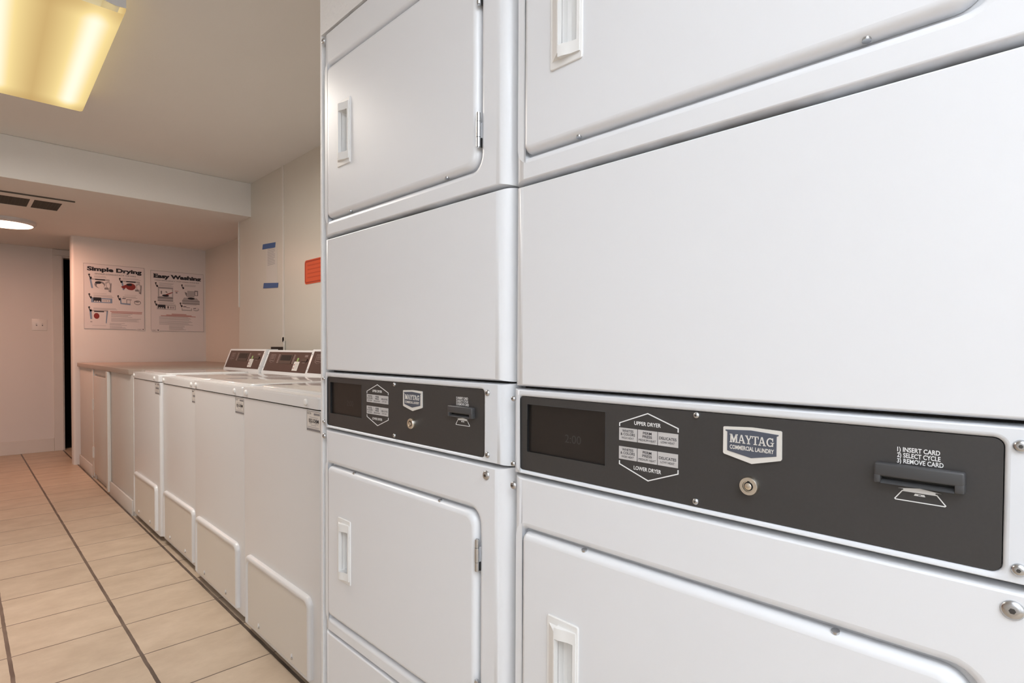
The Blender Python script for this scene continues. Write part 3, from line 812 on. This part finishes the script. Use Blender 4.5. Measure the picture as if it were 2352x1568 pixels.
# ------------------------------------------------------------------ fluorescent wrap lights
def wrap_light(name, label, loc, rz, lens, half, length, watt, colour):
    root = thing(name, label, 'ceiling light', loc, rz, 'fluorescent ceiling lights')
    h = length/2
    mb = MB(); mb.box(-half*.72, half*.72, -h, h, -.035, 0, 'pan', .003); mb.build('housing', root, 30)
    mb = MB()
    prof = [(-half, -.012), (-half, -.078), (-half+.004, -.089), (-half+.014, -.093), (half-.014, -.093), (half-.004, -.089), (half, -.078), (half, -.012)]
    V = [(x, -h, z) for x, z in prof]+[(x, h, z) for x, z in prof]; n = len(prof)
    fs = [[i, i+1, n+i+1, n+i] for i in range(n-1)]
    mb.add(V, fs, lens)
    mb.add(V, [list(range(2*n-1, n-1, -1))], lens)
    mb.build('lens', root, 60)
    for sgn in (-1, 1):
        mb = MB(); y = sgn*(h+.002)
        FE = Frame((0, y, 0), (sgn*-1, 0, 0), (0, 0, 1))
        pts = [(-half, -.010), (-half, -.070), (-half*.85, -.074), (-half*.62, -.066), (-half*.45, -.078), (half*.45, -.078), (half*.62, -.066), (half*.85, -.074), (half, -.070), (half, -.010), (half*.7, 0), (-half*.7, 0)]
        mb.poly(FE, pts, 0.0, .004, 'pan')
        for a in (-.78, .78):
            mb.poly(FE, [(half*a+.016*math.cos(t), -.043+.008*math.sin(t)) for t in [k*math.pi/5 for k in range(10)]], .003, .0046, 'lampglow')
            mb.lathe(FE, half*a*.85, -.020, [(.004, .003), (.004, .0046)], 'darksteel', 8)
        mb.build('end_cap', root, 30)
    la = bpy.data.lights.new('tubes', 'AREA'); la.shape = 'RECTANGLE'; la.size = half*1.8; la.size_y = length*.95  # unseen area lamp added below the lens to strengthen its light
    la.energy = watt; la.color = colour
    lo_ = bpy.data.objects.new('tubes', la); COL.objects.link(lo_); lo_.parent = root; lo_.location = (0, 0, -.096)
    return root
M['lampglow'] = emit('lamp_glow', (1.0, 0.78, 0.42, 1), 1.0)
M['lens_warm'] = lens_material('warm_lens', 0.205, 1.14, LIGHT_FAR, (1.08, 1.02, 0.80, 1), (0.56, 0.36, 0.14, 1))
wrap_light('fluorescent_light', 'warm fluorescent ceiling light with yellowed lens near the soffit', (0.250, 2.990, HC), -0.022, 'lens_warm', 0.205, 1.14, WATT_FAR, (1.0, 0.925, 0.85))
M['lens_near'] = lens_material('neutral_lens', 0.205, 1.14, LIGHT_NEAR, (0.92, 0.97, 1.02, 1), (0.70, 0.73, 0.77, 1))  # lens of an unseen fixture, added behind the camera as fill light
wrap_light('fluorescent_light', 'white fluorescent ceiling light over the aisle short of the dryers', (-0.30, -1.25, HC), 0.0, 'lens_near', 0.205, 1.14, WATT_NEAR, (0.90, 0.97, 1.05))

# LED disc
ds = thing('disc_light', 'round white disc light glowing under the soffit by the doorway', 'ceiling light', (0.285, 6.085, HS))
FDn = Frame((0, 0, 0), (1, 0, 0), (0, -1, 0))    # normal = -z
mb = MB(); mb.lathe(FDn, 0, 0, [(.196, 0), (.196, .020), (.184, .034), (.172, .036)], 'pan', 48); mb.build('housing', ds, 40)
M['disc'] = emit('disc_glow', (1.0, 0.60, 0.42, 1), LIGHT_DISC)
mb = MB(); mb.lathe(FDn, 0, 0, [(.176, .0355), (.170, .040), (.10, .043)], 'disc', 48); mb.build('diffuser', ds, 40)
la = bpy.data.lights.new('led', 'AREA'); la.shape = 'DISK'; la.size = .34; la.energy = WATT_DISC; la.color = (1.0, 0.49, 0.34)  # unseen area lamp added under the diffuser for extra output
lo_ = bpy.data.objects.new('led', la); COL.objects.link(lo_); lo_.parent = ds; lo_.location = (0, 0, -.046)

# vent
vt = thing('ceiling_vent', 'ceiling air vent with dark grilles set in the soffit', 'vent', (0, 0, HS))
mb = MB()
for a, b, c, d in ((.00, .59, 4.965, 5.06), (.00, .59, 5.36, 5.43), (.00, .04, 5.06, 5.36), (.193, .215, 5.06, 5.36), (.369, .391, 5.06, 5.36), (.541, .59, 5.06, 5.36)):
    mb.box(a, b, c, d, -.010, 0, 'ceil')
mb.box(-.0, .60, 4.957, 4.966, -.009, 0, 'ventgrille')  # dark strip paints in the shadow along the frame's near edge
mb.build('frame', vt, 0)
for a, b in ((.04, .193), (.215, .369), (.391, .541)):
    mb = MB(); mb.box(a, b, 5.06, 5.36, -.002, -.0005, 'black')
    for k in range(18):
        y = 5.066+k*.0167; mb.box(a, b, y, y+.006, -.009, -.001, 'ventgrille')
    for k in range(8):
        x = a+.010+k*(b-a-.02)/7; mb.box(x-.0015, x+.0015, 5.06, 5.36, -.008, -.001, 'ventgrille')
    mb.build('grille', vt, 0)

# ------------------------------------------------------------------ posters and notices
def Fposter(x0, z0): return Frame((x0, 6.48, z0), (1, 0, 0), (0, 0, 1))
def poster(name, label, x0, z0, wd, ht, draw):
    F = Fposter(x0, z0); mb = MB()
    mb.rect(F, 0, wd, 0, ht, 0, .003, 'poster')
    B = lambda b: ht*(1-b)
    A = lambda a: wd*a
    C = [.0034]
    def r(a0, a1, b0, b1, k, dc=0): mb.rect(F, A(a0), A(a1), B(b1), B(b0), .002, C[0]+dc, k)
    def pg(pts, k, dc=0): mb.poly(F, [(A(a), B(b)) for a, b in pts], .002, C[0]+dc, k)
    def el(a, b, ra, rb, k, dc=0): pg([(a+ra*math.cos(t), b+rb*math.sin(t)) for t in [i*math.pi/9 for i in range(18)]], k, dc)
    def tx(s, a0, b1, wa, hb, k, bold=0.0, space=1.0): mb.text(s, F, A(a0), B(b1), A(wa), ht*hb, k, 0, .0042, bold, space=space)
    def lines(a0, a1, b0, n, gap, k, rag=.06):
        for i in range(n): r(a0, a1-random.random()*rag, b0+i*gap, b0+i*gap+gap*.45, k)
    bw = .004
    r(0, 1, 0, bw, 'inkgrey'); r(0, 1, 1-bw, 1, 'inkgrey'); r(0, bw, 0, 1, 'inkgrey'); r(1-bw, 1, 0, 1, 'inkgrey')
    draw(r, pg, el, tx, lines)
    o = mb.build(name, None, 0); tag(o, label, 'poster')
    return o
def card(pg, a, b, k='ink'):
    pg([(a, b+.01), (a+.025, b), (a+.065, b+.07), (a+.035, b+.085)], k)
    pg([(a+.022, b+.025), (a+.035, b+.02), (a+.047, b+.045), (a+.034, b+.05)], 'poster', .0003)
def draw_dry(r, pg, el, tx, lines):
    tx('Simple Drying', .055, .105, .90, .058, 'ink', .048)
    tx('SINGLE-LOAD/STACK DRYERS', .175, .158, .68, .019, 'inkgrey', .01)
    for a, b in ((.07, .155), (.565, .185), (.07, .455), (.535, .46), (.065, .655)): card(pg, a, b)
    lines(.165, .37, .185, 2, .016, 'inklight'); lines(.63, .94, .185, 2, .016, 'inklight')
    lines(.155, .48, .475, 3, .014, 'inklight'); lines(.63, .88, .475, 2, .016, 'inklight'); lines(.15, .54, .675, 2, .016, 'inklight')
    for (a, b, red) in ((.09, .225, 0), (.60, .225, 1)):
        pg([(a, b), (a+.03, b+.01), (a+.06, b+.15), (a+.03, b+.15)], 'inkblue')
        pg([(a, b), (a+.32, b), (a+.33, b+.03), (a+.03, b+.02)], 'inklight')
        r(a+.09, a+.25, b+.005, b+.022, 'ink', .0004)
        r(a+.06, a+.26, b+.18, b+.23, 'poster', .0002); r(a+.06, a+.27, b+.225, b+.229, 'inklight', .0003)
        el(a+.165, b+.09, .085, .055, 'inkred' if red else 'inkgrey', .0003)
        el(a+.175, b+.105, .06, .04, 'inkred' if red else 'poster', .0006)
        el(a+.14, b+.06, .05, .02, 'ink', .0007)
        if red: pg([(a-.0, b+.10), (a+.09, b+.06), (a+.09, b+.10), (a+.06, b+.135), (a+.02, b+.115)], 'inkred', .0008)
        pg([(a+.25, b+.05), (a+.31, b+.03), (a+.355, b+.07), (a+.345, b+.20), (a+.31, b+.18), (a+.27, b+.13)], 'inklight', .0003)
        pg([(a+.27, b+.07), (a+.31, b+.05), (a+.33, b+.10), (a+.315, b+.14), (a+.28, b+.12)], 'poster', .0006)
        pg([(a+.335, b+.08), (a+.355, b+.05), (a+.345, b+.205), (a+.30, b+.185), (a+.335, b+.165)], 'inkgrey', .0008)
        r(a+.24, a+.30, b+.13, b+.16, 'inkgrey', .0007)
    r(.115, .455, .52, .595, 'inkblue'); r(.15, .275, .515, .575, 'ink', .0004); r(.285, .42, .54, .58, 'poster', .0004)
    for k in range(4): r(.30+.03*k, .312+.03*k, .55, .57, 'inkgrey', .0007)
    for k in range(3): r(.165+.035*k, .185+.035*k, .565, .585, 'poster', .0007)
    pg([(.58, .50), (.60, .50), (.61, .58), (.76, .585), (.76, .61), (.59, .60)], 'inkblue')
    r(.62, .68, .505, .515, 'ink', .0003); r(.69, .70, .52, .585, 'inkgrey', .0003); r(.70, .78, .52, .53, 'inkgrey', .0003); r(.75, .76, .53, .585, 'inklight', .0003)
    el(.88, .565, .06, .035, 'inkgrey', .0002); el(.88, .568, .05, .022, 'poster', .0005); pg([(.82, .54), (.90, .55), (.90, .565), (.83, .555)], 'inkgrey', .0007)
    pg([(.085, .71), (.12, .72), (.13, .85), (.10, .85)], 'inkblue'); pg([(.36, .72), (.385, .72), (.36, .91), (.345, .91)], 'inkblue')
    pg([(.085, .71), (.385, .705), (.385, .725), (.12, .73)], 'inklight'); r(.16, .32, .722, .738, 'ink', .0004)
    el(.20, .80, .045, .045, 'inkred', .0003); r(.13, .35, .945, .949, 'inklight'); r(.10, .13, .88, .90, 'inklight')
    r(.42, .96, .715, .727, 'inkpink'); r(.44, .955, .735, .747, 'inkpink')
    lines(.435, .80, .752, 4, .016, 'inklight', .1); lines(.435, .96, .825, 4, .015, 'inklight', .1)
    lines(.41, .70, .905, 3, .014, 'inklight', .1); lines(.41, .70, .955, 3, .013, 'inklight', .1)
    r(.86, 1.0, .985, 1.01, 'poster', .0006); tx('CSC', .875, 1.002, .075, .017, 'inkgrey', .02)
    pg([(.96, .985), (.99, .985), (.972, 1.003)], 'ink', .0008)
def draw_wash(r, pg, el, tx, lines):
    tx('Easy Washing', .055, .115, .895, .060, 'ink', .055)
    for a0, a1 in ((.052, .135),): r(a0-.004, a0+.02, .048, .056, 'ink'); r(a0-.004, a0+.03, .108, .116, 'ink')
    tx('HIGH-EFFICIENCY TOP LOAD WASHER', .075, .165, .84, .017, 'inkgrey', .01)
    for a, b in ((.075, .19), (.56, .195), (.06, .50), (.53, .505)): card(pg, a, b)
    lines(.155, .43, .195, 4, .017, 'inklight'); lines(.63, .88, .20, 2, .018, 'inklight'); lines(.15, .46, .515, 3, .015, 'inklight'); lines(.62, .87, .525, 2, .015, 'inklight')
    r(.13, .41, .275, .43, 'inklight'); r(.155, .39, .295, .42, 'poster', .0002); r(.125, .41, .43, .455, 'inkgrey', .0003); r(.125, .41, .455, .49, 'inklight', .0003); r(.125, .41, .486, .50, 'inkgrey', .0004)
    r(.13, .41, .268, .280, 'inkgrey', .0005)
    el(.27, .405, .065, .018, 'ink', .0005); pg([(.27, .385), (.40, .34), (.405, .35), (.30, .395)], 'inkred', .0008); pg([(.26, .34), (.29, .33), (.31, .36), (.28, .355)], 'inkgrey', .0006)
    r(.18, .205, .33, .38, 'inkgrey', .0005); r(.44, .51, .315, .324, 'inkpink'); el(.475, .345, .02, .012, 'inkgrey')
    pg([(.62, .42), (.86, .42), (.92, .47), (.58, .47)], 'inklight'); r(.58, .92, .47, .48, 'inkgrey', .0003); r(.58, .92, .48, .525, 'inklight', .0003); r(.58, .92, .515, .53, 'inkgrey', .0005)
    el(.755, .43, .07, .018, 'ink', .0005); r(.68, .82, .30, .41, 'inklight', .0002); r(.82, .89, .29, .38, 'inkgrey', .0002); r(.835, .87, .31, .37, 'poster', .0005); pg([(.63, .32), (.675, .34), (.675, .41), (.64, .36)], 'inkgrey', .0004)
    r(.11, .46, .56, .64, 'inklight'); r(.13, .265, .56, .62, 'ink', .0004); r(.275, .44, .575, .63, 'poster', .0004); r(.305, .325, .58, .62, 'ink', .0007)
    for k in range(3): r(.35+.03*k, .365+.03*k, .585, .62, 'inkgrey', .0007)
    for k in range(3): r(.145+.035*k, .165+.035*k, .605, .62, 'poster', .0007)
    r(.57, .77, .60, .645, 'inklight'); r(.585, .75, .57, .625, 'poster', .0004); r(.60, .66, .57, .582, 'ink', .0006); r(.66, .73, .585, .595, 'inkgrey', .0006); el(.85, .615, .06, .03, 'inklight'); el(.84, .605, .05, .02, 'poster', .0004); pg([(.79, .595), (.85, .59), (.85, .60), (.80, .605)], 'ink', .0006)
    r(.38, .66, .705, .718, 'inkpink'); r(.28, .76, .722, .735, 'inkpink'); r(.18, .84, .738, .750, 'inkpink')
    lines(.15, .80, .755, 4, .016, 'inklight', .15); lines(.15, .82, .825, 5, .015, 'inklight', .15); lines(.33, .68, .905, 5, .016, 'inklight', .1)
    r(.0, .16, .985, 1.01, 'poster', .0006); tx('CSC', .01, 1.0, .085, .018, 'inkgrey', .02); pg([(.11, .98), (.15, .98), (.128, 1.0)], 'ink', .0008)
poster('poster', 'white poster headed Simple Drying with small dryer drawings', 0.8395, 1.2505, 0.478, 0.605, draw_dry)
poster('poster', 'white poster headed Easy Washing with small washer drawings', 1.371, 1.2445, 0.476, 0.598, draw_wash)

FW = Frame((XR, 0, 0), (0, -1, 0), (0, 0, 1))      # right wall, a = -y
nt_ = thing('paper_notice', 'small paper notice held to the wall by two strips of blue tape', 'notice', (0, 0, 0))
mb = MB(); k = XR/1.63
mb.rect(FW, -4.262, -4.062, 1.535, 1.822, .0003, .0015, 'paper')
for i in range(11): mb.rect(FW, -4.232, -4.098-(.02 if i % 4 == 3 else 0), 1.800-.0115*i, 1.8045-.0115*i, .001, .0019, 'inklight')
mb.build('sheet', nt_, 0)
mb = MB(); mb.poly(FW, [(-4.33, 1.815), (-4.092, 1.802), (-4.086, 1.838), (-4.318, 1.852)], .0015, .0026, 'tape'); mb.build('tape', nt_, 0)
mb = MB(); mb.poly(FW, [(-4.316, 1.524), (-4.048, 1.510), (-4.038, 1.544), (-4.304, 1.563)], .0015, .0026, 'tape'); mb.build('tape', nt_, 0)
mb = MB()
mb.poly(FW, rrect(-3.606, -3.30, 1.497, 1.652, 0.020, 4), 0.0004, .004, 'orange')
o_, i_ = rrect(-3.600, -3.306, 1.503, 1.646, 0.017, 4), rrect(-3.592, -3.314, 1.511, 1.638, 0.012, 4)
for q in range(len(o_)):
    j = (q+1) % len(o_); mb.poly(FW, [o_[q], o_[j], i_[j], i_[q]], .003, .0044, 'orangedark')
for i in range(4): mb.rect(FW, -3.565, -3.345, 1.612-.026*i, 1.620-.026*i, .003, .0043, 'orangemid')
o = mb.build('wall_sign', None, 0); tag(o, 'orange-red rounded sign on the right wall, partly behind the dryer', 'sign')
# outlet box behind the washers
ob = thing('outlet_box', 'shallow washer outlet box with dark slot on the wall behind the washers', 'outlet box', (0, 0, 0))
mb = MB(); mb.rect(FW, -4.20, -3.925, .98, 1.155, .0003, .004, 'wallright'); mb.build('plate', ob, 0)
mb = MB(); mb.rect(FW, -4.165, -3.955, 1.00, 1.088, .002, .006, 'black'); mb.build('slot', ob, 0)
mb = MB(); mb.cyl((XR-.008, 3.925, .95), (XR-.008, 3.925, 1.13), .006, 'trim', 10); mb.build('pipe', ob, 40)

# switch on the far wall
sw = thing('light_switch', 'double light switch plate on the far wall by the doorway', 'light switch', (0.6065, 7.5, 1.307))
FS = Frame((0, 0, 0), (1, 0, 0), (0, 0, 1))
mb = MB(); mb.fbox(FS, -.060, .060, -.058, .058, 0.0, .006, 'plastic', .002); mb.build('plate', sw, 30)
for a in (-.023, .023):
    mb = MB(); mb.fbox(FS, a-.005, a+.005, -.012, .012, .005, .0075, 'inkgrey'); mb.fbox(FS, a-.004, a+.004, -.002, .010, .006, .016, 'plastic', .001)
    mb.build('toggle', sw, 30)
